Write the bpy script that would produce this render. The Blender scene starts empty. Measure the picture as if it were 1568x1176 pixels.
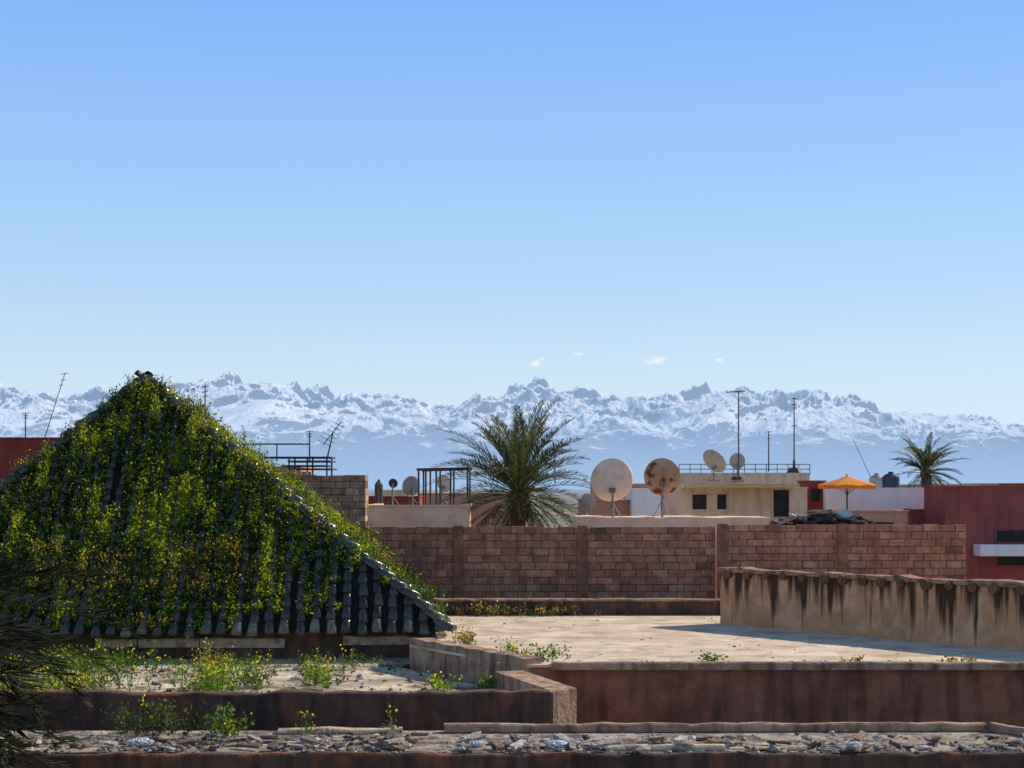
import bpy, math, random
import numpy as np
from mathutils import Vector, Matrix, noise
random.seed(7); rng=np.random.default_rng(7)
F=2400.0; ZC=3.4; HV=745.0
def X(u,d): return (u-784)*d/F
def Z(v,d): return ZC+(HV-v)*d/F
scene=bpy.context.scene
# ---------------- materials
def nmat(name):
    m=bpy.data.materials.new(name); m.use_nodes=True
    nt=m.node_tree; nt.nodes.clear(); return m,nt,nt.nodes,nt.links
def ramp(N,stops):
    r=N.new('ShaderNodeValToRGB'); e=r.color_ramp.elements
    while len(e)<len(stops): e.new(0.5)
    for i,(p,c) in enumerate(stops):
        e[i].position=p; e[i].color=(c[0],c[1],c[2],1) if hasattr(c,'__len__') else (c,c,c,1)
    return r
def surf(name,c1,c2,scale=1.5,rough=0.9,streak=0.0,scol=(0.03,0.02,0.015),bump=0.3,attr=False,top=None,spots=0.0,spcol=(0.5,0.4,0.3),spec=0.2,bscale=12):
    m,nt,N,L=nmat(name)
    out=N.new('ShaderNodeOutputMaterial'); b=N.new('ShaderNodeBsdfPrincipled'); L.new(b.outputs[0],out.inputs[0])
    b.inputs['Roughness'].default_value=rough; b.inputs['Specular IOR Level'].default_value=spec
    tc=N.new('ShaderNodeTexCoord')
    n=N.new('ShaderNodeTexNoise'); n.inputs['Scale'].default_value=scale; n.inputs['Detail'].default_value=6; n.inputs['Roughness'].default_value=0.68
    L.new(tc.outputs['Object'],n.inputs['Vector'])
    r=ramp(N,[(0.36,c1),(0.64,c2)]); L.new(n.outputs[0],r.inputs[0]); col=r.outputs[0]
    if attr:
        a=N.new('ShaderNodeAttribute'); a.attribute_name='Col'
        mx=N.new('ShaderNodeMixRGB'); mx.blend_type='MULTIPLY'; mx.inputs[0].default_value=1
        L.new(col,mx.inputs[1]); L.new(a.outputs['Color'],mx.inputs[2]); col=mx.outputs[0]
    if spots>0:
        n3=N.new('ShaderNodeTexNoise'); n3.inputs['Scale'].default_value=scale*2.3; n3.inputs['Detail'].default_value=5
        mp3=N.new('ShaderNodeMapping'); mp3.inputs['Location'].default_value=(7,3,5)
        L.new(tc.outputs['Object'],mp3.inputs[0]); L.new(mp3.outputs[0],n3.inputs['Vector'])
        r3=ramp(N,[(0.52,0.0),(0.62,spots)]); L.new(n3.outputs[0],r3.inputs[0])
        mx=N.new('ShaderNodeMixRGB'); L.new(r3.outputs[0],mx.inputs[0]); L.new(col,mx.inputs[1]); mx.inputs[2].default_value=(*spcol,1); col=mx.outputs[0]
    if streak>0:
        mp=N.new('ShaderNodeMapping'); mp.inputs['Scale'].default_value=(2.6,2.6,0.35); L.new(tc.outputs['Object'],mp.inputs[0])
        n2=N.new('ShaderNodeTexNoise'); n2.inputs['Scale'].default_value=1.6; n2.inputs['Detail'].default_value=4; L.new(mp.outputs[0],n2.inputs['Vector'])
        r2=ramp(N,[(0.47,0.0),(0.66,1.0)]); L.new(n2.outputs[0],r2.inputs[0]); fac=r2.outputs[0]
        if top is not None:
            sx=N.new('ShaderNodeSeparateXYZ'); L.new(tc.outputs['Object'],sx.inputs[0])
            mr=N.new('ShaderNodeMapRange'); mr.inputs[1].default_value=top[0]; mr.inputs[2].default_value=top[1]; mr.inputs[3].default_value=0.0; mr.inputs[4].default_value=0.5
            L.new(sx.outputs[2],mr.inputs[0])
            ad=N.new('ShaderNodeMath'); ad.operation='ADD'; L.new(mr.outputs[0],ad.inputs[0])
            mp.inputs['Scale'].default_value=(2.8,2.8,0.2)
            sc=N.new('ShaderNodeMath'); sc.operation='MULTIPLY'; L.new(n2.outputs[0],sc.inputs[0]); sc.inputs[1].default_value=2.3
            L.new(sc.outputs[0],ad.inputs[1])
            hv=N.new('ShaderNodeMath'); hv.operation='MULTIPLY'; hv.inputs[1].default_value=0.5; L.new(ad.outputs[0],hv.inputs[0])
            r4=ramp(N,[(0.67,0.0),(0.83,1.0)]); L.new(hv.outputs[0],r4.inputs[0]); fac=r4.outputs[0]
        ml=N.new('ShaderNodeMath'); ml.operation='MULTIPLY'; ml.inputs[1].default_value=streak; L.new(fac,ml.inputs[0])
        mx=N.new('ShaderNodeMixRGB'); L.new(ml.outputs[0],mx.inputs[0]); L.new(col,mx.inputs[1]); mx.inputs[2].default_value=(*scol,1); col=mx.outputs[0]
    L.new(col,b.inputs['Base Color'])
    if bump>0:
        nb=N.new('ShaderNodeTexNoise'); nb.inputs['Scale'].default_value=bscale; nb.inputs['Detail'].default_value=4; L.new(tc.outputs['Object'],nb.inputs['Vector'])
        bp=N.new('ShaderNodeBump'); bp.inputs['Strength'].default_value=bump; bp.inputs['Distance'].default_value=0.05
        L.new(nb.outputs[0],bp.inputs['Height']); L.new(bp.outputs[0],b.inputs['Normal'])
    return m
def leafmat(name,trans=0.4,spec=.25):
    m,nt,N,L=nmat(name)
    out=N.new('ShaderNodeOutputMaterial'); a=N.new('ShaderNodeAttribute'); a.attribute_name='Col'
    d=N.new('ShaderNodeBsdfPrincipled'); d.inputs['Roughness'].default_value=0.55; d.inputs['Specular IOR Level'].default_value=spec
    t=N.new('ShaderNodeBsdfTranslucent'); mx=N.new('ShaderNodeMixShader'); mx.inputs[0].default_value=trans
    br=N.new('ShaderNodeMixRGB'); br.blend_type='MULTIPLY'; br.inputs[0].default_value=1; br.inputs[2].default_value=(1.9,1.9,0.8,1)
    L.new(a.outputs['Color'],d.inputs['Base Color']); L.new(a.outputs['Color'],br.inputs[1]); L.new(br.outputs[0],t.inputs[0])
    L.new(d.outputs[0],mx.inputs[1]); L.new(t.outputs[0],mx.inputs[2]); L.new(mx.outputs[0],out.inputs[0]); return m
# ---------------- mesh builder
class MB:
    def __init__(s): s.v=[]; s.f=[]; s.c=[]; s.m=[]
    def add(s,vs,fs,col=(1,1,1),mi=0):
        o=len(s.v); s.v+= [tuple(p) for p in vs]; s.c+=[(*col,1)]*len(vs)
        s.f+=[tuple(i+o for i in f) for f in fs]; s.m+=[mi]*len(fs)
    def prism(s,pts,z0,z1,col=(1,1,1),mi=0,zt=None):
        n=len(pts); a=sum(pts[i][0]*pts[(i+1)%n][1]-pts[(i+1)%n][0]*pts[i][1] for i in range(n))
        if a<0: pts=pts[::-1]; zt=zt[::-1] if zt else None
        vs=[(p[0],p[1],z0) for p in pts]+[(p[0],p[1],zt[i] if zt else z1) for i,p in enumerate(pts)]
        fs=[tuple(range(n-1,-1,-1)),tuple(range(n,2*n))]+[(i,(i+1)%n,n+(i+1)%n,n+i) for i in range(n)]
        s.add(vs,fs,col,mi)
    def box(s,x0,x1,y0,y1,z0,z1,col=(1,1,1),mi=0): s.prism([(x0,y0),(x1,y0),(x1,y1),(x0,y1)],z0,z1,col,mi)
    def wall(s,p,q,th,z0,z1,col=(1,1,1),mi=0,zt=None):
        d=Vector((q[0]-p[0],q[1]-p[1])); d.normalize(); n=Vector((-d.y,d.x))*th
        s.prism([(p[0],p[1]),(q[0],q[1]),(q[0]+n.x,q[1]+n.y),(p[0]+n.x,p[1]+n.y)],z0,z1,col,mi,zt)
    def rough_wall(s,p,q,th,z0,z1,step=.35,jz=.02,jy=.012,col=(1,1,1)):
        p=Vector(p[:2]);q=Vector(q[:2]); d=q-p; Lg=d.length; d.normalize(); nn=Vector((-d.y,d.x)); k=max(1,int(Lg/step)); sg=1 if th>0 else -1; vs=[]
        ch=.025
        for i in range(k+1):
            c=p+d*(Lg*i/k); a=random.uniform(-jy,jy); b=random.uniform(-jy,jy); dz=random.uniform(-jz,jz); dz2=dz+random.uniform(-jz,jz)*.5
            for (o,z) in((0,z0),(a,z1+dz-ch),(a+ch*sg,z1+dz),(th+b-ch*sg,z1+dz2),(th+b,z1+dz2-ch),(th,z0)):
                r=c+nn*o; vs.append((r.x,r.y,z))
        fs=[]
        for i in range(k):
            for j in range(5):
                f=(i*6+j,(i+1)*6+j,(i+1)*6+j+1,i*6+j+1); fs.append(f if sg>0 else f[::-1])
        fs.append(tuple(range(6))); fs.append(tuple(range(k*6+5,k*6-1,-1))); s.add(vs,fs,col)
    def obox(s,c,ax,ay,az,col=(1,1,1),mi=0):
        c,ax,ay,az=map(Vector,(c,ax,ay,az)); vs=[c+ax*i+ay*j+az*k for k in(-1,1) for j in(-1,1) for i in(-1,1)]
        s.add(vs,[(0,2,3,1),(4,5,7,6),(0,1,5,4),(2,6,7,3),(0,4,6,2),(1,3,7,5)],col,mi)
    def cyl(s,p0,p1,r0,r1=None,n=8,col=(1,1,1),mi=0):
        r1=r0 if r1 is None else r1; p0=Vector(p0);p1=Vector(p1); d=(p1-p0).normalized()
        a=d.orthogonal().normalized(); b=d.cross(a); vs=[]
        for p,r in((p0,r0),(p1,r1)):
            for i in range(n):
                t=2*math.pi*i/n; vs.append(p+(a*math.cos(t)+b*math.sin(t))*r)
        s.add(vs,[(i,(i+1)%n,n+(i+1)%n,n+i) for i in range(n)]+[tuple(range(n-1,-1,-1)),tuple(range(n,2*n))],col,mi)
    def build(s,name,mats,parent=None,smooth=False):
        me=bpy.data.meshes.new(name); me.from_pydata(s.v,[],s.f)
        if not isinstance(mats,(list,tuple)): mats=[mats]
        for m in mats: me.materials.append(m)
        me.polygons.foreach_set('material_index',s.m)
        ca=me.color_attributes.new('Col','FLOAT_COLOR','POINT'); ca.data.foreach_set('color',np.array(s.c,dtype=np.float32).ravel())
        if smooth: me.polygons.foreach_set('use_smooth',[True]*len(s.f))
        me.update(); o=bpy.data.objects.new(name,me); scene.collection.objects.link(o)
        if parent: o.parent=parent
        return o
def empty(name):
    e=bpy.data.objects.new(name,None); scene.collection.objects.link(e); return e
def leaves_obj(name,P,D,W,Ln,Wd,C,mat,parent=None):
    P=np.asarray(P);D=np.asarray(D);W=np.asarray(W);N=len(P);Ln=np.asarray(Ln)[:,None];Wd=np.asarray(Wd)[:,None]
    V=np.stack([P,P+D*Ln*.5+W*Wd*.5,P+D*Ln,P+D*Ln*.5-W*Wd*.5],1).reshape(-1,3).astype(np.float32)
    me=bpy.data.meshes.new(name); me.vertices.add(4*N); me.vertices.foreach_set('co',V.ravel())
    me.loops.add(4*N); me.loops.foreach_set('vertex_index',np.arange(4*N,dtype=np.int32))
    me.polygons.add(N); me.polygons.foreach_set('loop_start',np.arange(0,4*N,4,dtype=np.int32)); me.polygons.foreach_set('loop_total',np.full(N,4,dtype=np.int32))
    me.update(calc_edges=True); me.materials.append(mat)
    ca=me.color_attributes.new('Col','FLOAT_COLOR','POINT')
    cc=np.ones((N,4,4),np.float32); cc[:,:,:3]=np.asarray(C)[:,None,:]; ca.data.foreach_set('color',cc.ravel())
    me.validate(); o=bpy.data.objects.new(name,me); scene.collection.objects.link(o)
    if parent: o.parent=parent
    return o
def unit(a): return a/np.maximum(np.linalg.norm(a,axis=1,keepdims=True),1e-9)
def plants(B,H,spread,nl,ls,cols,flower=0.2,up=(0,0,1),stem=True,fcol=(0.75,0.55,0.02),fs=0.035):
    B=np.asarray(B);H=np.asarray(H);n=len(B);up=np.asarray(up,float)
    lean=unit(up+rng.normal(0,0.22,(n,3)))
    c=np.asarray(cols)
    idx=np.repeat(np.arange(n),nl); t=rng.random(len(idx))**0.8
    P=B[idx]+lean[idx]*(t*H[idx])[:,None]+rng.normal(0,1,(len(idx),3))*(spread*(0.4+0.6*t))[:,None]*np.array([1,1,.5])
    D=unit(rng.normal(0,1,(len(idx),3))+up*0.6); W=unit(np.cross(D,rng.normal(0,1,(len(idx),3))))
    Ln=ls*rng.uniform(.5,1.4,len(idx)); Wd=Ln*rng.uniform(.35,.6,len(idx))
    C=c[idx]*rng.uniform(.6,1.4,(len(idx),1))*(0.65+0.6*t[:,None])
    out=[[P],[D],[W],[Ln],[Wd],[C]]
    def ap(*a):
        for o,q in zip(out,a): o.append(q)
    if stem:
        ap(B,lean,unit(np.cross(lean,rng.normal(0,1,(n,3)))),H*1.05,np.full(n,.014),c*.8)
    fm=rng.random(n)<flower; k=fm.sum()
    if k:
        for _ in range(3):
            p=B[fm]+lean[fm]*H[fm][:,None]+rng.normal(0,spread*.8,(k,3)); d=unit(rng.normal(0,1,(k,3)))
            ap(p,d,unit(np.cross(d,rng.normal(0,1,(k,3)))),np.full(k,fs),np.full(k,fs),np.tile(fcol,(k,1))*rng.uniform(.7,1.1,(k,1)))
    return [np.concatenate(o) for o in out]
def cat(ls): return [np.concatenate([l[i] for l in ls]) for i in range(6)]
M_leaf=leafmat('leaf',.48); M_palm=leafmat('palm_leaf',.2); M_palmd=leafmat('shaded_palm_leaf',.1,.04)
M_metal=surf('dark_metal',(.05,.045,.04),(.1,.08,.07),5,.6,bump=0)
M_bracket=surf('galvanised_metal',(.2,.17,.15),(.32,.28,.25),5,.6,bump=0)
M_plast=surf('rooftop_screed',(.56,.41,.28),(.84,.66,.48),.7,.95,spots=.6,spcol=(.40,.28,.18),bump=.5)
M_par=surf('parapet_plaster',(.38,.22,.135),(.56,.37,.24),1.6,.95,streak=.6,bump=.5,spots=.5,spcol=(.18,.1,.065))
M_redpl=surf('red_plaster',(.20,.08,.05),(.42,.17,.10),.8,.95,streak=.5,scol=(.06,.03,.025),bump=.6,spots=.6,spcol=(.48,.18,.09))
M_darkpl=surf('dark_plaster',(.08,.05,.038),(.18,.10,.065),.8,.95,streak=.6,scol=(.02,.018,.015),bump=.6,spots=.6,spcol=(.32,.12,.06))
M_stain=surf('stained_plaster',(.54,.255,.125),(.72,.38,.19),1.2,.95,streak=.93,scol=(.04,.023,.014),bump=.4,top=(0.1,1.3),spots=.4,spcol=(.82,.52,.30))
M_block=surf('clay_block',(.68,.68,.68),(1.2,1.2,1.2),4,.95,attr=True,bump=.5,streak=.35,scol=(.10,.055,.04),bscale=20)
M_mort=surf('mortar',(.10,.06,.04),(.2,.12,.08),3,.95,bump=.5)
# ---------------- camera, world, sun
cam=bpy.data.cameras.new('camera'); co=bpy.data.objects.new('camera',cam); scene.collection.objects.link(co)
cam.sensor_width=36; cam.lens=36*F/1568; cam.shift_y=(HV-588)/1568; cam.clip_end=120000; cam.clip_start=.5
co.location=(0,0,ZC); co.rotation_euler=(math.radians(90),0,0); scene.camera=co
AZ=math.radians(59); EL=math.radians(33)
w=bpy.data.worlds.new('World'); scene.world=w; w.use_nodes=True; N=w.node_tree.nodes; L=w.node_tree.links; N.clear()
sky=N.new('ShaderNodeTexSky'); sky.sky_type='NISHITA'; sky.sun_disc=False; sky.sun_elevation=EL; sky.sun_rotation=AZ
sky.air_density=1.0; sky.dust_density=0.2; sky.ozone_density=2.5; sky.altitude=450
tcw=N.new('ShaderNodeTexCoord'); sxw=N.new('ShaderNodeSeparateXYZ'); L.new(tcw.outputs['Generated'],sxw.inputs[0])
rw=ramp(N,[(0.0,(.66,.83,.97)),(0.07,(.60,.79,.96)),(0.12,(.48,.71,.97)),(.19,(.365,.615,.98)),(.30,(.235,.48,1.0)),(.6,(.13,.25,.50)),(1.0,(.09,.15,.30))]); L.new(sxw.outputs[2],rw.inputs[0])
m2=N.new('ShaderNodeVectorMath'); m2.operation='SCALE'; m2.inputs['Scale'].default_value=1/.12; L.new(rw.outputs[0],m2.inputs[0])
mw=N.new('ShaderNodeMixRGB'); mw.inputs[0].default_value=.87; L.new(sky.outputs[0],mw.inputs[1]); L.new(m2.outputs[0],mw.inputs[2])
bg=N.new('ShaderNodeBackground'); bg.inputs[1].default_value=.12; o=N.new('ShaderNodeOutputWorld')
L.new(mw.outputs[0],bg.inputs[0]); L.new(bg.outputs[0],o.inputs[0])
sl=bpy.data.lights.new('sun','SUN'); sl.energy=5; sl.angle=math.radians(.5); sl.color=(1,.90,.75)
so=bpy.data.objects.new('sun',sl); scene.collection.objects.link(so)
S=Vector((math.sin(AZ)*math.cos(EL),math.cos(AZ)*math.cos(EL),math.sin(EL)))
so.rotation_euler=(-S).to_track_quat('-Z','Y').to_euler(); so.location=(30,30,60)
scene.view_settings.view_transform='Standard'; scene.view_settings.look='None'; scene.view_settings.exposure=0
# ---------------- mountains
prof=[(-700,600),(-300,610),(0,592),(50,601),(100,602),(170,600),(215,595),(270,583),(330,579),(390,580),(440,589),(500,598),(560,604),(610,606),(660,620),(690,622),(720,612),(760,602),(800,590),(825,583),(850,594),(900,600),(960,608),(1000,606),(1050,600),(1080,593),(1130,596),(1200,600),(1260,600),(1320,612),(1370,632),(1420,635),(1470,638),(1520,640),(1568,655),(1900,680),(2400,690)]
pu=np.array([p[0] for p in prof],float); pv=np.array([p[1] for p in prof],float)
nu,nr=1200,230; us=np.linspace(-300,1900,nu); rs=np.linspace(14000,24000,nr)
TX=(us-784)/F
target=(HV-np.interp(us,pu,pv)+3)/F
Hh=np.zeros((nu,nr))
for i in range(nu):
    for j in range(nr):
        y=rs[j]; x=TX[i]*y
        e=min(1,max(0,(y-14800)/7400)); e=e**.9
        if y>22200: e*=1-((y-22200)/1800)*.8
        p=Vector((x/1050-y/3000,y/2300,1.3))
        wx=noise.noise(p*.9)*.45; wy=noise.noise(p*.9+Vector((5,5,5)))*.45
        q=Vector((p.x+wx,p.y+wy,0))
        rm=noise.ridged_multi_fractal(q,.85,2.1,8,1.0,2.0)/2.2
        Hh[i,j]=e*(0.52+0.48*rm)+ (0.04*noise.noise(p*.5)+.05)*(min(1,(y-14000)/1500))
def smooth(a_,kk):
    k=np.hanning(kk+2)[1:-1]; k/=k.sum(); return np.convolve(np.pad(a_,kk//2,mode='edge'),k,'valid')
ms=smooth((Hh/rs[None,:]).max(1),75)
Hh*= (target/ms)[:,None]*.985
vs=np.zeros((nu,nr,3),np.float32); vs[:,:,0]=TX[:,None]*rs[None]; vs[:,:,1]=rs[None]; vs[:,:,2]=Hh+ZC-12*(1-np.clip((rs[None]-14000)/500,0,1))
a=np.arange(nu*nr).reshape(nu,nr); fs=np.stack([a[:-1,:-1],a[1:,:-1],a[1:,1:],a[:-1,1:]],-1).reshape(-1,4)
me=bpy.data.meshes.new('mountains'); me.from_pydata(vs.reshape(-1,3).tolist(),[],fs.tolist()); me.polygons.foreach_set('use_smooth',[True]*len(fs)); me.update()
mo=bpy.data.objects.new('mountains',me); scene.collection.objects.link(mo)
m,nt,N,L=nmat('hazed_snowy_mountain')
out=N.new('ShaderNodeOutputMaterial'); b=N.new('ShaderNodeBsdfPrincipled'); b.inputs['Roughness'].default_value=.9; b.inputs['Specular IOR Level'].default_value=0
tc=N.new('ShaderNodeTexCoord'); geo=N.new('ShaderNodeNewGeometry'); sx=N.new('ShaderNodeSeparateXYZ'); L.new(geo.outputs['Position'],sx.inputs[0])
sn=N.new('ShaderNodeSeparateXYZ'); L.new(geo.outputs['Normal'],sn.inputs[0])
n=N.new('ShaderNodeTexNoise'); n.inputs['Scale'].default_value=.0024; n.inputs['Detail'].default_value=9; n.inputs['Roughness'].default_value=.7; L.new(tc.outputs['Object'],n.inputs['Vector'])
mr=N.new('ShaderNodeMapRange'); mr.inputs[1].default_value=150; mr.inputs[2].default_value=800; mr.inputs[3].default_value=-.36; mr.inputs[4].default_value=.10; L.new(sx.outputs[2],mr.inputs[0])
ad=N.new('ShaderNodeMath'); L.new(n.outputs[0],ad.inputs[0]); L.new(mr.outputs[0],ad.inputs[1])
sl2=N.new('ShaderNodeMath'); sl2.operation='MULTIPLY_ADD'; L.new(sn.outputs[2],sl2.inputs[0]); sl2.inputs[1].default_value=.8; L.new(ad.outputs[0],sl2.inputs[2])
sh=N.new('ShaderNodeMath'); sh.operation='SUBTRACT'; sh.inputs[1].default_value=.5; L.new(sl2.outputs[0],sh.inputs[0])
r=ramp(N,[(.65,0.0),(.75,1.0)]); L.new(sh.outputs[0],r.inputs[0])
mc=N.new('ShaderNodeMixRGB'); L.new(r.outputs[0],mc.inputs[0]); mc.inputs[1].default_value=(.10,.12,.17,1); mc.inputs[2].default_value=(.97,.96,.95,1); L.new(mc.outputs[0],b.inputs['Base Color'])
nb=N.new('ShaderNodeBump'); nb.inputs['Strength'].default_value=.7; nb.inputs['Distance'].default_value=110; L.new(n.outputs[0],nb.inputs['Height']); L.new(nb.outputs[0],b.inputs['Normal'])
hz=N.new('ShaderNodeEmission'); hz.inputs[0].default_value=(.39,.585,.88,1)  # aerial haze painted in as emission, thicker toward the mountain foot
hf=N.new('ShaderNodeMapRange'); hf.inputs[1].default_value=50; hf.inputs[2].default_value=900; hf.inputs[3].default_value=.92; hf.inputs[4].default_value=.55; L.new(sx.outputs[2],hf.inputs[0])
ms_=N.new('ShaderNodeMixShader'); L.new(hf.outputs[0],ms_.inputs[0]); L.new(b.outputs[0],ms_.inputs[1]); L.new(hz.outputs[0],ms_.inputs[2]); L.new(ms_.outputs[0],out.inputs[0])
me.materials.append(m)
# ---------------- ground
m,nt,N,L=nmat('hazed_ground_earth')
out=N.new('ShaderNodeOutputMaterial'); b=N.new('ShaderNodeBsdfPrincipled'); b.inputs['Roughness'].default_value=.95
tc=N.new('ShaderNodeTexCoord'); n=N.new('ShaderNodeTexNoise'); n.inputs['Scale'].default_value=.02; n.inputs['Detail'].default_value=8; L.new(tc.outputs['Object'],n.inputs['Vector'])
r=ramp(N,[(.4,(.10,.12,.06)),(.6,(.3,.19,.12))]); L.new(n.outputs[0],r.inputs[0]); L.new(r.outputs[0],b.inputs['Base Color'])
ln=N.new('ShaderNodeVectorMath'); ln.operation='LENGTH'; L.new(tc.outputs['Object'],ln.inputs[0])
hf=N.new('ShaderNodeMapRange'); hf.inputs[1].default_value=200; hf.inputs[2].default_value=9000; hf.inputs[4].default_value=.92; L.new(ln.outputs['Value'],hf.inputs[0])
hz=N.new('ShaderNodeEmission'); hz.inputs[0].default_value=(.39,.585,.88,1)  # distance haze painted into the ground as a glow, stronger farther out
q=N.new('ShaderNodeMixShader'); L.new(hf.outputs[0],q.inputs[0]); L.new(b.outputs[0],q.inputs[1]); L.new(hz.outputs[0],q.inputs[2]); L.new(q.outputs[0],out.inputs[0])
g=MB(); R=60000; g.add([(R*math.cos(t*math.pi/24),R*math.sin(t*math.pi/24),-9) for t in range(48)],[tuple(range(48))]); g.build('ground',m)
# ---------------- clouds
m,nt,N,L=nmat('glowing_cloud_vapour'); out=N.new('ShaderNodeOutputMaterial'); em=N.new('ShaderNodeEmission'); em.inputs[0].default_value=(1,.99,.97,1)
tp=N.new('ShaderNodeBsdfTransparent'); q=N.new('ShaderNodeMixShader'); q.inputs[0].default_value=.16; L.new(tp.outputs[0],q.inputs[1]); L.new(em.outputs[0],q.inputs[2]); L.new(q.outputs[0],out.inputs[0])  # sunlit white is painted as emission; the cloud cards glow by themselves
for (u,v,wd,ht,nq) in [(820,556,8,7,40),(886,542,6,3,12),(1008,552,15,6,64),(1100,551,6,3.5,12)]:
    d=19000; s=d/F; c=MB()
    for i in range(nq):
        px=random.gauss(0,wd*.5)*s; pz=random.gauss(0,ht*.45)*s+px*.12; py=random.gauss(0,60); rr=random.uniform(1.2,4.2)*s; ax=random.uniform(0,6.28)
        c.add([(X(u,d)+px+math.cos(ax+k*math.pi/4)*rr*random.uniform(.8,1.5),d+py+random.uniform(-30,30),Z(v,d)+pz+math.sin(ax+k*math.pi/4)*rr*random.uniform(.5,.8)) for k in range(8)],[tuple(range(8))])
    c.build('cloud',m)
# ---------------- tiled pavilion
pav=empty('tiled_roof_pavilion')
FL=Vector((-15.3,34.4,.12)); FR=Vector((-1.47,35.3,.15)); BR=Vector((X(655,45.9),45.9,.15)); BL=Vector((-16.4,45.6,.12)); AP=Vector((X(222,41),41,Z(585,41)))
M_tile=surf('glazed_roof_tile',(.010,.016,.012),(.035,.04,.032),3,.24,attr=True,bump=.3,spec=.5,spots=.55,spcol=(.08,.075,.06))
M_under=surf('roof_bed',(.012,.012,.008),(.03,.025,.018),4,.95)
def arch(mb,c0,c1,e,n,r0,r1,l0,l1,col,seg=7):
    vs=[]
    for c,r,l in((c0,r0,l0),(c1,r1,l1)):
        for i in range(seg):
            t=math.pi*(i/(seg-1)); vs.append(c+e*(math.cos(t)*r)+n*(math.sin(t)*r+l))
    mb.add(vs,[(i,i+seg,i+seg+1,i+1) for i in range(seg-1)]+[tuple(range(seg))],col)
tiles=MB(); und=MB(); FACE={}
for fn,(A,B) in {'f':(FL,FR),'r':(FR,BR),'b':(BR,BL),'l':(BL,FL)}.items():
    e=(B-A); Lg=e.length; e.normalize(); aF=(AP-A).dot(e); foot=A+e*aF; s=(AP-foot); H=s.length; s.normalize(); n=e.cross(s)
    FACE[fn]=(A,e,s,n,Lg,aF,H)
    und.add([A,B,AP],[(0,1,2)])
    nc=int(Lg/.34); sp=Lg/nc
    for c in range(nc):
        a=(c+.5)*sp; sm=H*(a/aF if a<aF else (Lg-a)/(Lg-aF))
        k=0; s0=-.12+random.uniform(-.06,.06)
        while s0<sm-.05:
            s1=min(s0+.46,sm+.03); j=random.uniform(-.028,.028); g=random.uniform(.5,1.6)
            col=(g,g,g) if random.random()>.12 else (g*3.2,g*2.8,g*2.2)
            if k==0: col=(6,5,4) if random.random()<.4 else (1.6,1.4,1.2)
            lf=random.uniform(.03,.06)
            arch(tiles,A+e*(a+j)+s*s0,A+e*(a+j*.5)+s*s1,e,n,.125,.10,lf,.0,col); s0+=.38+random.uniform(-.02,.02); k+=1
tiles.build('roof_tiles',M_tile,pav,True); und.build('roof_bed',M_under,pav)
hip=MB()
for C in(FL,FR,BR,BL):
    d=(AP-C); Lh=d.length; d.normalize(); side=d.cross(Vector((0,0,1))).normalized(); nn=side.cross(d).normalized()
    t=-.15
    while t<Lh-.1:
        g=random.uniform(.6,2.4); o_=side*random.uniform(-.04,.04)+nn*random.uniform(-.02,.03); arch(hip,C+d*t+o_,C+d*(t+.5)+o_,side,nn,.16,.12,.10,.03,(g*1.3,g*1.25,g*1.1)); t+=.42
hip.cyl(AP-Vector((0,0,.1)),AP+Vector((0,0,.10)),.16,.07,8,(1,1,1))
hip.build('hip_ridge_tiles',M_tile,pav,True)
bd=MB()
bd.prism([(-15,35.0),(-2.0,35.75),(-2.9,45.2),(-15.8,45.2)],-9,.1); bd.build('walls',M_darkpl,pav)
M_trim=surf('limewash_trim',(.46,.33,.2),(.72,.55,.37),2,.95,bump=.6,spots=.6,spcol=(.15,.1,.07))
tr=MB()
def onf(u):
    x=X(u,35); return (x,34.93+(x+15)*.0577)
for (u0,u1,z0,z1) in [(140,205,-.21,-.02),(205,300,-.23,-.03),(300,432,-.25,-.02),(520,626,-.2,.0)]:
    tr.rough_wall(onf(u0+1),onf(u1-1),.2,z0,z1)
tr.build('eave_trim',M_trim,pav)
segs=[]
def roofweeds(face,n,dens,size=.2,br=1.0):
    A,e,s,nn,Lg,aF,H=FACE[face]; nc=int(Lg/.34); sp=Lg/nc
    B=[];Hs=[];Cs=[]
    for _ in range(n):
        a=random.uniform(.1,Lg-.1); sm=H*(a/aF if a<aF else (Lg-a)/(Lg-aF)); ss=random.random()*H
        if ss>sm: continue
        c=round(a/sp); a2=c*sp+random.gauss(0,.06)
        nz=noise.noise(Vector((c*.85,ss*.35,3)))*1.3+.8*noise.noise(Vector((c*.9,ss*1.3,9)))+.5*noise.noise(Vector((a*.3,ss*.3,0)))
        dd=dens(a,ss,Lg,H)
        if nz*.9+dd<random.random()*.9: continue
        p=A+e*a2+s*ss+nn*.03; B.append(p)
        big=noise.noise(Vector((c*.8,ss*.7,20)))
        Hs.append(size*random.uniform(.4,1.4)*(1+1.4*max(0,big)))
        m2=noise.noise(Vector((a*.6,ss*.4,40)))*.8+noise.noise(Vector((c*1.7,ss*.8,60)))*.8+random.uniform(-.25,.25)
        if m2>.22: col=(.25*br,.28*br,.022)
        elif m2>-.02: col=(.11*br,.155*br,.018)
        else: col=(.03,.056,.012)
        if ss<2.6 and 4.6<a<9.5 and noise.noise(Vector((a*.8,ss*.9,80)))>.0 and random.random()<.6: col=(.23,.17,.045)
        Cs.append(col)
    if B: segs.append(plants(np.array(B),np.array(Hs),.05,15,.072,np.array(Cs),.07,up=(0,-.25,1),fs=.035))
def df(a,s,Lg,H):
    x=a/Lg; y=s/H
    t=(x-.66)*3.2-(y-.12)*1.6
    return .86-max(0,t)*1.8 -(.5 if y<.05 else 0)
roofweeds('f',32000,df,.18)
roofweeds('r',9000,lambda a,s,L_,H:.5 if s>2.0 else .0,.34)
roofweeds('l',2500,lambda a,s,L_,H:.4,.22)
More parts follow.
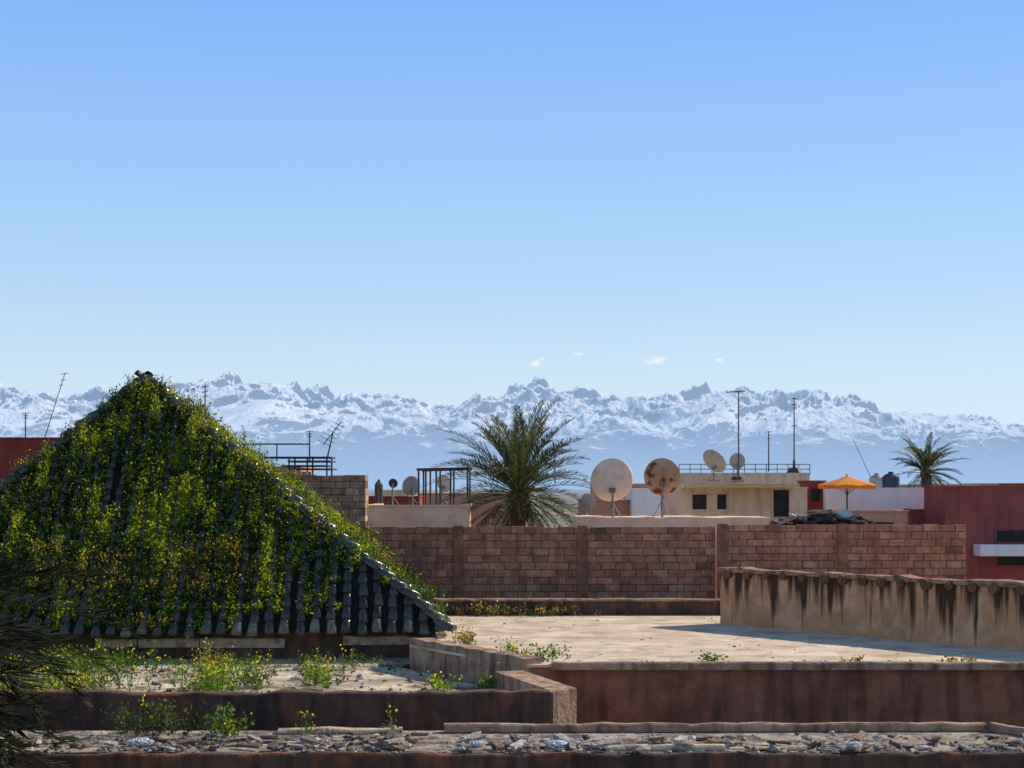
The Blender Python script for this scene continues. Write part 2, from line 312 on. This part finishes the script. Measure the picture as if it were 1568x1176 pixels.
for C,lo,hi,nn_ in((FR,.3,.97,330),(FL,.2,.8,160)):
    t=np.random.default_rng(3).uniform(lo,hi,nn_); t=t[[noise.noise(Vector((q_*14,0,2)))>-.05 for q_ in t]]; nn_=len(t)
    B=np.array(C)[None]*(1-t[:,None])+np.array(AP)[None]*t[:,None]+rng.normal(0,.16,(nn_,3))*np.array([1,1,.1])
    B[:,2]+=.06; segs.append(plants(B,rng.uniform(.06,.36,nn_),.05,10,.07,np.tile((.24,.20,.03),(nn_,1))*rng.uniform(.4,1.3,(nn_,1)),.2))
leaves_obj('roof_weeds',*cat(segs),M_leaf)
# ---------------- main flat roof
fr=empty('flat_roof_building')
sl_=MB()
foot=[(.2,29.9),(24,29.9),(24,43.6),(X(655,42)-1,43.6),(X(640,42)-.2,41.4),(-2.2,33.7)]
sl_.prism(foot,-.05,0.0); sl_.build('roof_floor',M_plast,fr)
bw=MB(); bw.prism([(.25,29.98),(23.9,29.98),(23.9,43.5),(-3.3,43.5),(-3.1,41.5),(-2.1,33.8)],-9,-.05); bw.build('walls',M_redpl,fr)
kb=MB(); kb.rough_wall((.75,29.82),(24,29.82),.2,-.09,.05,jz=.012); kb.build('front_kerb',M_par,fr)
kb=MB(); kb.rough_wall((.2,29.85),(-2.2,33.75),-.42,-.6,.13,jz=.02); kb.build('left_parapet',M_par,fr)
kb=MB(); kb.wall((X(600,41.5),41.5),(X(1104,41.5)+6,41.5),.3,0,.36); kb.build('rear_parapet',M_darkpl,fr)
kb=MB(); kb.rough_wall((X(600,41.4),41.46),(X(1104,41.4)+6,41.46),.38,.363,.42,jz=.01); kb.build('rear_coping',M_par,fr)
# stained wall
sw=empty('stained_parapet_wall'); P0=(X(1103,38.9),38.9); P1=(X(1568,32.4)+3.2,28.9)
d_=Vector((P1[0]-P0[0],P1[1]-P0[1])); LW=d_.length; d_.normalize()
w_=MB(); w_.wall(P0,P1,.32,0,1.29); w_.build('wall',M_stain,sw)
cp=MB(); nrm=Vector((-d_.y,d_.x)); t=0.3
M_cop=surf('coping_plaster',(.34,.17,.09),(.50,.28,.16),2,.95,attr=True,bump=.6,spots=.8,spcol=(.12,.07,.045))
q0=Vector(P0)-nrm*.07; cp.rough_wall(q0-d_*.05,Vector(P1)-nrm*.07,.46,1.293,1.40,jz=.03)
d3=Vector((d_.x,d_.y,0)); n3=Vector((nrm.x,nrm.y,0))
while t<LW:
    c=Vector((P0[0],P0[1],0))+d3*t; rr=random.uniform(.08,.13)
    cp.cyl(c-n3*.13+Vector((0,0,1.25)),c+n3*.1+Vector((0,0,1.28)),rr,rr,9,(.5,.45,.4))
    t+=random.uniform(.5,.66)
cp.build('coping',M_cop,sw)
s2=MB(); e0=Vector(P0)+d_*(LW*.665); s2.wall((e0.x+.35,e0.y+.0),(e0.x+6,e0.y+.9),.3,0,1.46); s2.build('cross_wall',M_stain,sw)
# ---------------- brick wall builder
def blockwall(name,x0,x1,y,z0,z1,th,cols,bw=.45,bh=.205,parent=None,piers=(),ragged=0):
    e=empty(name) if parent is None else parent
    mb=MB(); core=MB(); core.box(x0+.02,x1-.02,y+.022,y+th-.02,z0,z1-.03)
    core.build('mortar',M_mort,e)
    z=z1; r=0
    while z>z0:
        off=(r%2)*bw/2+random.uniform(-.06,.06); x=x0-off
        while x<x1:
            b2=bw*random.uniform(.94,1.04)
            a=max(x,x0)+.011; b=min(x+b2,x1)-.011
            if b-a>.05 and not(r==0 and random.random()<ragged):
                g=random.uniform(.8,1.15); c=random.choice(cols); j=random.uniform(-.014,.014)
                if random.random()<.05: g*=.6
                mb.box(a,b,y+j,y+th-j*.5,z-bh+.014+random.uniform(-.004,.004),z-random.uniform(0,.014) if r else z-random.uniform(0,.03),(c[0]*g,c[1]*g,c[2]*g))
            x+=b2
        z-=bh; r+=1
    for px in piers:
        mb.box(px,px+.28,y-.05,y+.02,z0,z1+.02,(.28,.13,.08))
    mb.build('blocks',M_block,e); return e
red=[(.43,.195,.12),(.46,.215,.135),(.40,.175,.105),(.44,.235,.15)]
DB=44.2
blockwall('brick_wall',X(540,DB),X(1096,DB),DB,-.5,Z(806,DB),.2,red,piers=(X(694,DB),X(884,DB)),ragged=.08)
blockwall('brick_wall',X(1098,DB),X(1478,DB),DB-.1,-.5,Z(803,DB),.2,red,piers=(X(1098,DB),X(1281,DB)),ragged=.05)
blockwall('brick_chimney_stack',X(462,47.5),X(560,47.5),47.5,0,Z(727,47.5),1.0,[(.48,.28,.17),(.44,.23,.14),(.52,.34,.22)],bw=.42,ragged=.1)
# ---------------- terrace (left)
te=empty('terrace_building')
t_=MB(); t_.prism([(-18,27.1),(.75,27.3),(-.2,30),(-2.4,33.8),(-2.0,35.8),(-18,35)],-.9,-.5); t_.build('terrace_floor',surf('terrace_floor',(.34,.26,.17),(.82,.66,.48),.8,.95,spots=.85,spcol=(.10,.08,.05),bump=.6),te)
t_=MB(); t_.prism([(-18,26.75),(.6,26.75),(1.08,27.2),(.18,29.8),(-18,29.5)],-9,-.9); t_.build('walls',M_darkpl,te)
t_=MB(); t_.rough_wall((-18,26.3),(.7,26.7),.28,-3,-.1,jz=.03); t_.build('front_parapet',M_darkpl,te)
t_=MB(); t_.prism([(.66,26.69),(1.12,27.15),(.2,29.8),(-.32,29.6),(.62,27.0)],-3,-.095); t_.build('return_parapet',M_par,te)
# ---------------- near roof
nr_=empty('near_rooftop')
t_=MB(); t_.box(-14,16,22.4,24.4,-.8,-.4); t_.build('roof_floor',surf('near_floor',(.14,.105,.08),(.52,.42,.32),2,.95,spots=.8,spcol=(.08,.06,.045),bump=.9),nr_)
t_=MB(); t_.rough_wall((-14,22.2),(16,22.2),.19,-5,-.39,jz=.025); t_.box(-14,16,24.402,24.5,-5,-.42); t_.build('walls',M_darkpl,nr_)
t_=MB(); t_.rough_wall((X(680,24.2),24.15),(X(1515,24.2),24.3),.16,-.39,-.27); t_.rough_wall((X(1515,24.2),24.3),(X(1515,24.2)+1.2,22.9),.16,-.39,-.27); t_.build('rear_kerb',M_par,nr_)
t_=MB(); t_.rough_wall((X(425,24),24.0),(X(615,24),24.1),.25,-.39,-.33); t_.rough_wall((X(930,22.6),22.5),(X(1110,22.6),22.5),.2,-.39,-.33); t_.rough_wall((X(1118,22.6),22.5),(X(1235,22.6),22.55),.2,-.39,-.35); t_.build('loose_slabs',M_trim,nr_)
def rock(mb,p,r,col,flat=.6):
    vs=[];ph=random.random()*6; sx_=random.uniform(.6,1.7)
    for (x,y,z) in [(0,0,1),(1,0,.3),(.3,.95,.25),(-.8,.6,.35),(-.8,-.6,.3),(.3,-.95,.3),(.8,.5,-.4),(-.3,.9,-.5),(-1,0,-.4),(-.3,-.9,-.4),(.8,-.6,-.4),(0,0,-.8)]:
        k=random.uniform(.5,1.3)*r; X_=x*k*sx_;Y_=y*k; vs.append((p[0]+X_*math.cos(ph)-Y_*math.sin(ph),p[1]+X_*math.sin(ph)+Y_*math.cos(ph),p[2]+z*k*flat))
    fs=[(0,1,2),(0,2,3),(0,3,4),(0,4,5),(0,5,1),(1,6,2),(2,6,7),(2,7,3),(3,7,8),(3,8,4),(4,8,9),(4,9,5),(5,9,10),(5,10,1),(1,10,6),(11,7,6),(11,8,7),(11,9,8),(11,10,9),(11,6,10)]
    mb.add(vs,fs,col)
M_rub=surf('rubble_stone',(.55,.55,.55),(1.2,1.2,1.2),14,.95,attr=True,bump=.8)
rb=MB()
greys=[(.42,.36,.30),(.26,.22,.18),(.22,.16,.115),(.58,.53,.46),(.30,.20,.14),(.11,.10,.09),(.34,.29,.25)]
for i in range(4600):
    x=random.uniform(-8.5,8.5); nz=noise.noise(Vector((x*.7,0,0)))+.15+.8*noise.noise(Vector((x*1.9,3,0)))
    if random.random()>.35+nz: continue
    y=22.3+abs(random.gauss(0,.8)) if x<-1.3 else 22.3+abs(random.gauss(0,.5))
    if y>24.1: continue
    r=random.choice([.012,.016,.02,.03,.045])*random.uniform(.7,1.4)
    if random.random()<.035: r*=2.6
    pile=.09*max(0,noise.noise(Vector((x*1.3,y*1.3,5))))*4
    rock(rb,(x,y,-.4+r*.3+random.random()*pile),r,random.choice(greys))
for i in range(90):
    x=random.uniform(-8.5,8.5); y=random.uniform(22.4,23.6); a=random.uniform(0,3.14); l_=random.uniform(.05,.22)
    rb.obox((x,y,-.36+random.random()*.05),(l_*math.cos(a),l_*math.sin(a),random.uniform(-.04,.04)),(-.05*math.sin(a),.05*math.cos(a),random.uniform(-.02,.02)),(0,0,.018),random.choice(greys))
for i in range(420):
    x=random.uniform(-11,-.6); y=random.uniform(27.3,33.5)
    if x>-.2-(y-27)*.3: continue
    r=random.choice([.02,.03,.05,.08])*random.uniform(.6,1.2); rock(rb,(x,y,-.5+r*.3),r,random.choice(greys))
for i in range(160):
    u=random.uniform(690,1560); y=random.choice([random.uniform(30.1,30.5),random.uniform(30,41)]); x=X(u,y); r=random.uniform(.012,.035); rock(rb,(x,y,r*.3),r,random.choice(greys))
rb.build('rubble',M_rub)
M_bag=surf('plastic_sheet',(.6,.62,.65),(.85,.86,.88),6,.4,bump=.8,spec=.5)
def bag(u,d,r,z):
    bpy.ops.mesh.primitive_ico_sphere_add(subdivisions=4,radius=r,location=(X(u,d),d,z+r*.3)); o=bpy.context.object; o.name='plastic_bag'
    for v in o.data.vertices:
        k=noise.ridged_multi_fractal(v.co*(2.6/r)+Vector((u,0,0)),.7,2.2,5,1,2); v.co*=(.4+.38*k); v.co.z*=.5; v.co.x*=1.4
    o.data.materials.append(M_bag)
bag(215,22.9,.14,-.38); bag(852,22.8,.12,-.38); bag(1310,22.7,.11,-.38); bag(730,22.9,.09,-.38)
# ---------------- plants on terraces
def clump(name,specs):
    S_=[]
    for (u0,u1,d0,d1,z,n,h,fl,col) in specs:
        d=rng.uniform(d0,d1,n); u=rng.normal((u0+u1)/2,(u1-u0)/4.2,n); B=np.stack([X(u,d),d,np.full(n,z)],1)
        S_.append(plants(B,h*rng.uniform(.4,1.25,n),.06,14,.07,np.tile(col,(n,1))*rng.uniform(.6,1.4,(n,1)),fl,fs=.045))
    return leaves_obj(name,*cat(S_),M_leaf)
G1=(.11,.18,.02);G2=(.055,.10,.02);GD=(.14,.12,.05)
clump('terrace_weeds',[(-60,230,28,34,-.5,280,.48,.35,G2),(-40,150,27.3,30,-.5,170,.26,.5,(.17,.18,.02)),(60,230,31,34.3,-.5,70,.52,.35,G2),(280,370,28.5,30.5,-.5,120,.6,.4,G1),(330,420,29.5,32,-.5,60,.5,.4,G2),(440,545,30,33,-.5,30,.45,.4,G2),(470,510,30,31,-.5,34,.42,.3,G1),(655,690,29,29.8,-.5,20,.38,.6,G1),(725,765,29.3,30,-.5,16,.35,.2,G2),(300,340,32,33,-.5,30,.65,.4,GD),(-50,640,33,34.6,-.5,150,.25,.2,G2)])
clump('rooftop_weeds',[(695,725,33,34.5,0,22,.30,.5,GD),(760,880,30.3,31.2,0,34,.22,.25,G2),(770,790,31,32,0,8,.34,.5,G1),(1080,1105,30.2,30.6,0,10,.14,.1,G2),(660,900,41.0,41.4,0,100,.26,.2,GD),(1290,1340,30.2,30.4,0,7,.12,.1,GD),(1440,1500,30.2,30.4,0,8,.12,.1,GD)])
clump('rubble_weeds',[(160,290,23.6,24.4,-.4,60,.42,.1,(.05,.07,.03)),(310,370,23.2,24.2,-.4,34,.42,.2,G2),(455,480,23.5,24,-.4,6,.3,.5,G2),(600,610,24,24.1,-.4,3,.3,.3,GD)])
clump('chimney_weeds',[(430,470,47.8,48.4,3.3,70,.5,.1,GD)])
# ---------------- palms
M_trunk=surf('palm_trunk_bark',(.1,.07,.045),(.2,.14,.09),8,.95,bump=1)
def palm(name,x,y,zc,zb,Lf,nf,seed,tr=.22,lean=0,el=(-35,86),lscale=1.0,dead=.12,azr=None,cb=1.0,dr_=(35,62),wd=1.0,mat=None):
    rd=random.Random(seed); e=empty(name); c=Vector((x,y,zc)); mat=mat or M_palm
    mb=MB(); k=14
    for i in range(k):
        a=Vector((x-lean*(1-i/k),y,zb+(zc-zb)*i/k)); b_=Vector((x-lean*(1-(i+1)/k),y,zb+(zc-zb)*(i+1)/k)); mb.cyl(a,b_,tr*1.12,tr*.9,10)
    for i in range(60):
        az=rd.random()*6.28; h=rd.random(); p=Vector((x+math.cos(az)*tr,y+math.sin(az)*tr,zc-h*.9)); mb.cyl(p,p+Vector((math.cos(az)*.16,math.sin(az)*.16,.22)),.05,.02,5)
    mb.build('trunk',M_trunk,e)
    P=[];D=[];W=[];Ln=[];Wd=[];C=[]; st=MB()
    for i in range(nf):
        az=rd.uniform(0,2*math.pi) if azr is None else rd.uniform(*azr)
        q=(i+.5)/nf; e0=math.radians(el[0]+(el[1]-el[0])*q**.8+rd.uniform(-7,7)); Lx=Lf*rd.uniform(.75,1.12)
        isdead=(q<dead); g=rd.uniform(.7,1.4)*cb; col=(.08*g,.09*g,.045*g) if not isdead else (.14*g,.105*g,.06*g)
        droop=math.radians(rd.uniform(*dr_)); p=c.copy(); n=26; ds=Lx/n; hd=Vector((math.cos(az),math.sin(az),0)); sd=Vector((-math.sin(az),math.cos(az),0)); prev=p.copy()
        for j in range(n):
            t=j/n; an=e0-droop*t**1.5; dr=hd*math.cos(an)+Vector((0,0,math.sin(an))); p=p+dr*ds
            if j%3==2: st.cyl(prev,p,.022*(1-t)+.006,.022*(1-t-.1)+.006,4,(col[0]*1.8,col[1]*1.6,col[2])); prev=p.copy()
            if t<.14: continue
            upv=sd.cross(dr).normalized()
            if upv.z<0: upv=-upv
            ll=Lf*.15*lscale*math.sin(math.pi*min(1,(t*.93+.12)))**.6
            for sgn in(-1,1):
                for h in(0,.5):
                    dv=(dr*rd.uniform(.85,1.25)+sd*sgn*rd.uniform(.55,.9)+upv*rd.uniform(.1,.6)).normalized()
                    if isdead: dv=(dv+Vector((0,0,-.7))).normalized()
                    P.append(p+dr*ds*h);D.append(dv);W.append(dv.cross(upv+sd*rd.uniform(-.6,.6)).normalized());Ln.append(ll*rd.uniform(.7,1.15));Wd.append(.03*Lf/2.6*wd); kk=rd.uniform(.7,1.35);C.append((col[0]*kk,col[1]*kk,col[2]*kk))
    leaves_obj('fronds',P,D,W,Ln,Wd,C,mat,e); st.build('frond_stems',mat,e); return e
palm('palm_tree',X(795,52),52,Z(757,52),-9,3.4,92,5,tr=.24,el=(-58,86),dead=.2,cb=.95)
palm('palm_tree',X(1418,95),95,Z(724,95),-9,2.7,52,9,tr=.2,el=(-30,80),dead=.05,wd=1.5)
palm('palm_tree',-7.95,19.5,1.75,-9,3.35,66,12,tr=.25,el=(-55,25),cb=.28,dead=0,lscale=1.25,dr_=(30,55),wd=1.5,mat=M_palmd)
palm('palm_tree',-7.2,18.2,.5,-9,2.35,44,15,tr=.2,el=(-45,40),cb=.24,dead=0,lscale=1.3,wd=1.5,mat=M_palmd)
# ---------------- background buildings
M_bred=surf('brick_red_paint',(.27,.045,.03),(.36,.07,.045),1,.9,streak=.3,scol=(.12,.03,.02),bump=.2)
M_maroon=surf('maroon_paint',(.30,.08,.07),(.38,.11,.09),1,.9,streak=.3,scol=(.15,.06,.05),bump=.2)
M_peach=surf('peach_plaster',(.84,.54,.34),(.94,.68,.46),1,.9,bump=.2,spots=.3,spcol=(.62,.4,.25))
M_cream=surf('cream_plaster',(.66,.5,.33),(.82,.64,.44),1,.9,streak=.35,scol=(.25,.16,.1),bump=.2)
M_white=surf('white_paint',(.86,.85,.83),(.93,.92,.9),1.2,.8,streak=.12,scol=(.45,.4,.34),bump=.1)
M_dark=surf('window_dark',(.01,.01,.012),(.03,.03,.03),2,.3,bump=0)
M_pink=surf('pink_plaster',(.46,.24,.15),(.58,.33,.22),1,.9,streak=.3,scol=(.15,.08,.05),bump=.2)
def bldg(name,u0,u1,v,d,dep,mat,wins=(),par=.35):
    e=empty(name); b=MB(); x0,x1,zt=X(u0,d),X(u1,d),Z(v,d)
    b.box(x0,x1,d,d+dep,-9,zt-par)
    for (a0,a1,b0,b1) in((x0,x1,d,d+.2),(x0,x1,d+dep-.2,d+dep),(x0,x0+.2,d+.202,d+dep-.202),(x1-.2,x1,d+.202,d+dep-.202)): b.box(a0,a1,b0,b1,zt-par+.002,zt)
    b.build('walls',mat,e)
    k=MB(); k.box(x0-.04,x1+.04,d-.04,d+.24,zt+.003,zt+.06); k.box(x0-.04,x0+.24,d+.242,d+dep+.04,zt+.003,zt+.06); k.box(x1-.24,x1+.04,d+.242,d+dep+.04,zt+.003,zt+.06); k.build('coping',mat,e)
    if wins:
        wn=MB(); fr_=MB()
        for (a0,a1,v0,v1) in wins:
            xa,xb,zb,za=X(a0,d),X(a1,d),Z(v1,d),Z(v0,d); wn.box(xa,xb,d-.01,d+.05,zb,za)
            t=.05
            for q in((xa-t,xb+t,za,za+t),(xa-t,xb+t,zb-t,zb),(xa-t,xa,zb+.002,za-.002),(xb,xb+t,zb+.002,za-.002)): fr_.box(q[0],q[1],d-.05,d+.02,q[2],q[3])
        wn.build('openings',M_dark,e); fr_.build('frames',mat,e)
    return e
bldg('red_house',-160,96,672,62,5,M_bred)
bldg('peach_house',560,716,776,50,4,M_peach)
bldg('low_house',560,640,762,64,7,M_bred)
bldg('cream_house',1036,1236,748,58,4,M_cream,wins=[(1060,1082,757,780),(1098,1112,757,780),(1184,1208,750,792)])
bldg('white_shed',968,1012,750,55,3,M_white)
bldg('pink_house',896,966,768,56,6,M_pink)
bldg('terrace_house',1030,1240,726,72,4,M_cream,wins=[(1120,1135,730,738)])
bldg('crimson_house',1236,1264,738,62,2,M_bred,wins=[(1242,1256,748,768)])
bldg('white_house',1268,1420,749,61,2,M_white)
rh=bldg('maroon_house',1448,1700,746,57,3,M_maroon,wins=[(1526,1600,812,830),(1526,1600,851,866)])
t_=MB(); d=57; t_.box(X(1490,d),X(1700,d),d-.9,d-.06,Z(850,d),Z(833,d)); t_.build('balcony_slab',M_white,rh)
bldg('maroon_annex',1395,1446,782,60,2,M_maroon)
bldg('ochre_house',1262,1390,784,57,2,M_pink)
for (u0,u1,v,d,mt) in [(1440,1500,742,130,M_cream),(1500,1570,741,150,M_pink),(575,625,752,90,M_cream),(640,780,757,80,M_pink),(330,460,716,75,M_pink),(1150,1230,739,110,M_cream),(910,1040,742,100,M_pink),(-200,40,700,90,M_cream),(1560,1700,741,120,M_bred),(1265,1330,744,105,M_pink),(1340,1440,743,140,M_pink)]:
    bldg('distant_house',u0,u1,v,d,5,mt)
t_=MB(); t_.rough_wall((X(882,46.5),46.5),(X(1178,46.5),46.5),2,-9,Z(792,46.5)); t_.build('cream_parapet',M_peach)
t_=MB(); d=57; t_.box(X(1045,d),X(1222,d),d-.4,d+.95,Z(746,d),Z(741,d)); t_.build('roof_canopy',surf('mustard_slab',(.55,.4,.15),(.65,.5,.25),2,.8),None)
def railing(name,u0,u1,v0,v1,d,n,rails=2,r=.025):
    b=MB()
    for i in range(n+1):
        u=u0+(u1-u0)*i/n; b.cyl((X(u,d),d,Z(v1,d)),(X(u,d),d,Z(v0,d)),r,n=6)
    for k in range(rails):
        v=v0+(v1-v0)*k/rails; b.cyl((X(u0,d),d,Z(v,d)),(X(u1,d),d,Z(v,d)),r,n=6)
    return b.build(name,M_metal)
railing('roof_railing',1040,1240,711,726,72,12,2,.018)
railing('roof_railing',374,474,680,706,52,2,1,.025)
b=MB()
for dd in(54,57):
    for u in(641,652,668,690,716): b.cyl((X(u,54),dd,Z(776,54)),(X(u,54),dd,Z(719,54)),.035,n=6)
    b.cyl((X(638,54),dd,Z(719,54)),(X(720,54),dd,Z(717,54)),.045,n=6)
for u in(641,668,716): b.cyl((X(u,54),54,Z(719,54)),(X(u,54),57,Z(719,54)),.03,n=6)
b.build('pergola_frame',M_metal)
b=MB(); d=52
for (u0,u1,v) in[(384,506,700),(440,506,706),(430,498,713),(445,508,718)]:
    b.box(X(u0,d),X(u1,d),d,d+1.6,Z(v,d)-.03,Z(v,d)+.02)
for u in(390,442,470,500):
    for y in(d+.1,d+1.5): b.cyl((X(u,d),y,Z(770,d)),(X(u,d),y,Z(700,d)),.03,n=6)
b.build('scaffold_platform',M_metal)
b=MB(); b.box(X(444,51.5),X(470,51.5),51.5,52.5,-9,Z(722,51.5)); b.build('brick_pier',M_pink)
def antenna(name,u,v0,v1,d,kind,tilt=0,r=.03):
    b=MB(); p=Vector((X(u,d),d,Z(v1,d))); t=Vector((X(u+tilt,d),d,Z(v0,d))); b.cyl(p,t,r,r*.7,6)
    if kind=='T':
        b.cyl(t+Vector((-.5,0,-.02)),t+Vector((.25,0,.03)),.02,n=5)
        for k in range(6): q=t+Vector((-.45+k*.13,0,0)); b.cyl(q+Vector((0,-.25,.0)),q+Vector((.02,.25,.06)),.009,n=4)
        b.cyl(t+Vector((-.2,0,-.02)),t+Vector((0,0,-.35)),.012,n=4)
    if kind=='Y':
        ax=Vector((.35,.3,.5)).normalized()
        for k in range(6):
            q=t-ax*.5+ax*.17*k; w_=Vector((.25,-.1,-.12))*(1-.08*k); b.cyl(q-w_,q+w_,.012,n=4)
        b.cyl(t-ax*.6,t+ax*.5,.016,n=5)
    if kind=='P':
        for f,wd in((.97,.14),(.88,.1),(.8,.08)):
            q=p.lerp(t,f); b.cyl(q-Vector((wd,0,0)),q+Vector((wd,0,.03)),.015,n=4)
    if kind=='B':
        b.cyl(p,p+Vector((0,0,.2)),.32,.2,10); b.cyl(p+Vector((0,0,.2)),p+Vector((0,0,.5)),.06,.05,6)
        for f in(.98,.9,.62): q=p.lerp(t,f); b.cyl(q-Vector((.1,0,0)),q+Vector((.1,0,0)),.02,n=4)
    b.build(name,M_metal)
antenna('tv_antenna',1131,600,735,60,'T'); antenna('tv_antenna',1216,608,724,62,'B'); antenna('tv_antenna',1177,660,722,66,'P')
antenna('tv_antenna',314,590,680,50,'P'); antenna('tv_antenna',68,570,672,62,'P',tilt=32,r=.02); antenna('tv_antenna',39,632,672,62,'P')
antenna('tv_antenna',500,662,706,52,'Y',tilt=10); antenna('tv_antenna',474,660,705,52,'P'); antenna('tv_antenna',1340,672,745,90,'N',tilt=-34,r=.02)
antenna('tv_antenna',850,690,740,47,'Y',r=.02); antenna('chimney_pipe',578,738,775,60,'N',r=.09)
def dish(u,v,d,rpx,face,mat,vb,depth=.22):
    e=empty('satellite_dish'); r=rpx*d/F; c=Vector((X(u,d),d,Z(v,d))); f=Vector(face).normalized(); a=f.cross(Vector((0,0,1))).normalized(); b_=a.cross(f).normalized()
    b=MB(); vs=[];fs=[]; nr2,na=7,36
    for lay,off in((0,0),(1,.012)):
        for i in range(nr2+1):
            rr=r*i/nr2
            for k in range(na):
                t=2*math.pi*k/na; vs.append(c+a*math.cos(t)*rr+b_*math.sin(t)*rr*1.06+f*(depth*r*((rr/r)**2-1)+off))
    o2=(nr2+1)*na
    for i in range(nr2):
        for k in range(na):
            k2=(k+1)%na; q=(i*na+k,i*na+k2,(i+1)*na+k2,(i+1)*na+k); fs.append(q); fs.append(tuple(o2+j for j in q[::-1]))
    for k in range(na): k2=(k+1)%na; fs.append((nr2*na+k,nr2*na+k2,o2+nr2*na+k2,o2+nr2*na+k))
    b.add(vs,fs); b.build('reflector',mat,e,True)
    m_=MB(); back=c-f*(depth*r*.75+.02)-b_*r*.42; k=r/.65
    m_.obox(back,a*.10*k,b_*.07*k,f*.02)
    for sx_ in(-.07*k,.07*k): m_.obox(back-f*.07+a*sx_,a*.01,b_*.07*k,f*.06)
    mt=Vector((back.x-f.x*.1,back.y-f.y*.1-.02,back.z-f.z*.1)); ft=Vector((mt.x,mt.y,Z(vb,d)))
    m_.cyl(mt+Vector((0,0,.1)),ft,.03,.032,8)
    h=mt.z-ft.z
    for dx,dy in((-.28,0),(.28,0),(0,-.28)): m_.cyl(ft+Vector((0,0,h*.55)),ft+Vector((dx,dy,0)),.014,n=5)
    m_.box(ft.x-.22,ft.x+.22,ft.y-.22,ft.y+.22,ft.z-.06,ft.z+.01)
    lnb=c+f*r*.95-b_*r*.25; m_.cyl(c-b_*r-f*.02,lnb,.018,n=5); m_.cyl(lnb,lnb-f*.16,.04,.05,8)
    m_.build('mount_and_lnb',M_bracket,e)
M_dc=surf('cream_dish',(.70,.59,.46),(.82,.70,.57),2,.6,bump=0,spots=.25,spcol=(.5,.33,.2))
M_dr=surf('rusty_dish',(.42,.25,.15),(.54,.39,.27),1.5,.8,bump=0,spots=1.0,spcol=(.2,.04,.012))
M_dg=surf('grey_dish',(.3,.28,.27),(.42,.4,.38),2,.6,bump=0)
M_dd=surf('dark_dish',(.03,.04,.07),(.06,.07,.1),2,.6,bump=0)
dish(937,735,47,33,(-.1,1,.35),M_dc,793); dish(1014,730,47,28,(.15,1,.3),M_dr,793)
dish(1094,706,60,20,(.75,.75,.75),M_dg,735); dish(1129,706,62,12,(.1,1,.3),M_dg,735)
dish(630,744,58,15,(-.5,1,.3),M_dg,776); dish(602,740,60,7,(.1,1,.3),M_dd,776); dish(680,740,60,13,(.6,1,.3),M_dc,776); dish(900,768,50,12,(.6,1,.3),M_dg,800)
pe=empty('orange_parasol'); d=59; b=MB(); c=Vector((X(1297,d),d,Z(729,d))); n=8; R=47*d/F
for k in range(n):
    t0=2*math.pi*k/n+.2; t1=2*math.pi*(k+1)/n+.2; p=c+Vector((math.cos(t0)*R,math.sin(t0)*R,-.36)); q=c+Vector((math.cos(t1)*R,math.sin(t1)*R,-.36)); mdp=(p+q)/2*.98+c*.02-Vector((0,0,-.03))
    col=(1,.95,.8) if k%2 else (.9,.75,.7)
    b.add([c,p,q,p-Vector((0,0,.12)),q-Vector((0,0,.12)),mdp],[(0,1,5),(0,5,2),(1,3,4,2)],col)
b.cyl(c,c+Vector((0,0,.1)),.05,.02,6); b.build('canopy',surf('orange_canvas',(.85,.26,.03),(.95,.36,.05),1,.8,attr=True,bump=0),pe)
b=MB(); b.cyl(c-Vector((0,0,2.4)),c,.03,n=8)
for k in range(n): t0=2*math.pi*k/n+.2; b.cyl(c-Vector((0,0,.7)),c+Vector((math.cos(t0)*R*.6,math.sin(t0)*R*.6,-.23)),.012,n=4)
b.build('pole_and_ribs',M_metal,pe)
def tank(u,v0,v1,d,r,mat):
    b=MB(); x=X(u,d); z0,z1=Z(v1,d),Z(v0,d); b.cyl((x,d,z0),(x,d,z1),r,r,20); b.cyl((x,d,z1),(x,d,z1+.12),r*.98,r*.5,20); b.cyl((x,d,z1+.12),(x,d,z1+.2),r*.3,r*.3,12)
    for k in range(1,4): z=z0+(z1-z0)*k/4; b.cyl((x,d,z-.03),(x,d,z+.03),r*1.03,r*1.03,20)
    b.build('water_tank',mat,None)
tank(1364,730,752,62.2,.34,M_dd); tank(1342,732,752,62.3,.28,M_dg); tank(580,742,776,61,.16,M_metal)
b=MB()
for i in range(60):
    d=48+random.random()*1.5; u=random.gauss(1262,38); h=max(0,1-abs(u-1262)/80); z=Z(803,48)+random.random()*.42*h
    a=random.uniform(-.45,.45); ln=random.uniform(.08,.45); c=random.choice([(.12,.09,.07),(.06,.05,.05),(.22,.16,.12),(.1,.08,.07),(.13,.12,.11)]) if i%9 else (.65,.63,.6)
    b.obox((X(u,d),d,z),(ln*math.cos(a),0,ln*math.sin(a)),(-.1,random.uniform(.1,.3),random.uniform(-.05,.1)),(-.02*math.sin(a),0,.015),c)
for i in range(260):
    d=48+random.random(); u=random.gauss(1262,44); h=max(0,1-abs(u-1262)/85); rock(b,(X(u,d),d,Z(806,48)+random.random()*.4*h),random.uniform(.04,.13),random.choice([(.1,.08,.06),(.2,.14,.1),(.08,.08,.08)]))
b.box(X(1180,48),X(1340,48),48,49.5,0,Z(806,48),(.2,.15,.1)); b.build('debris_pile',M_rub)
print('done')
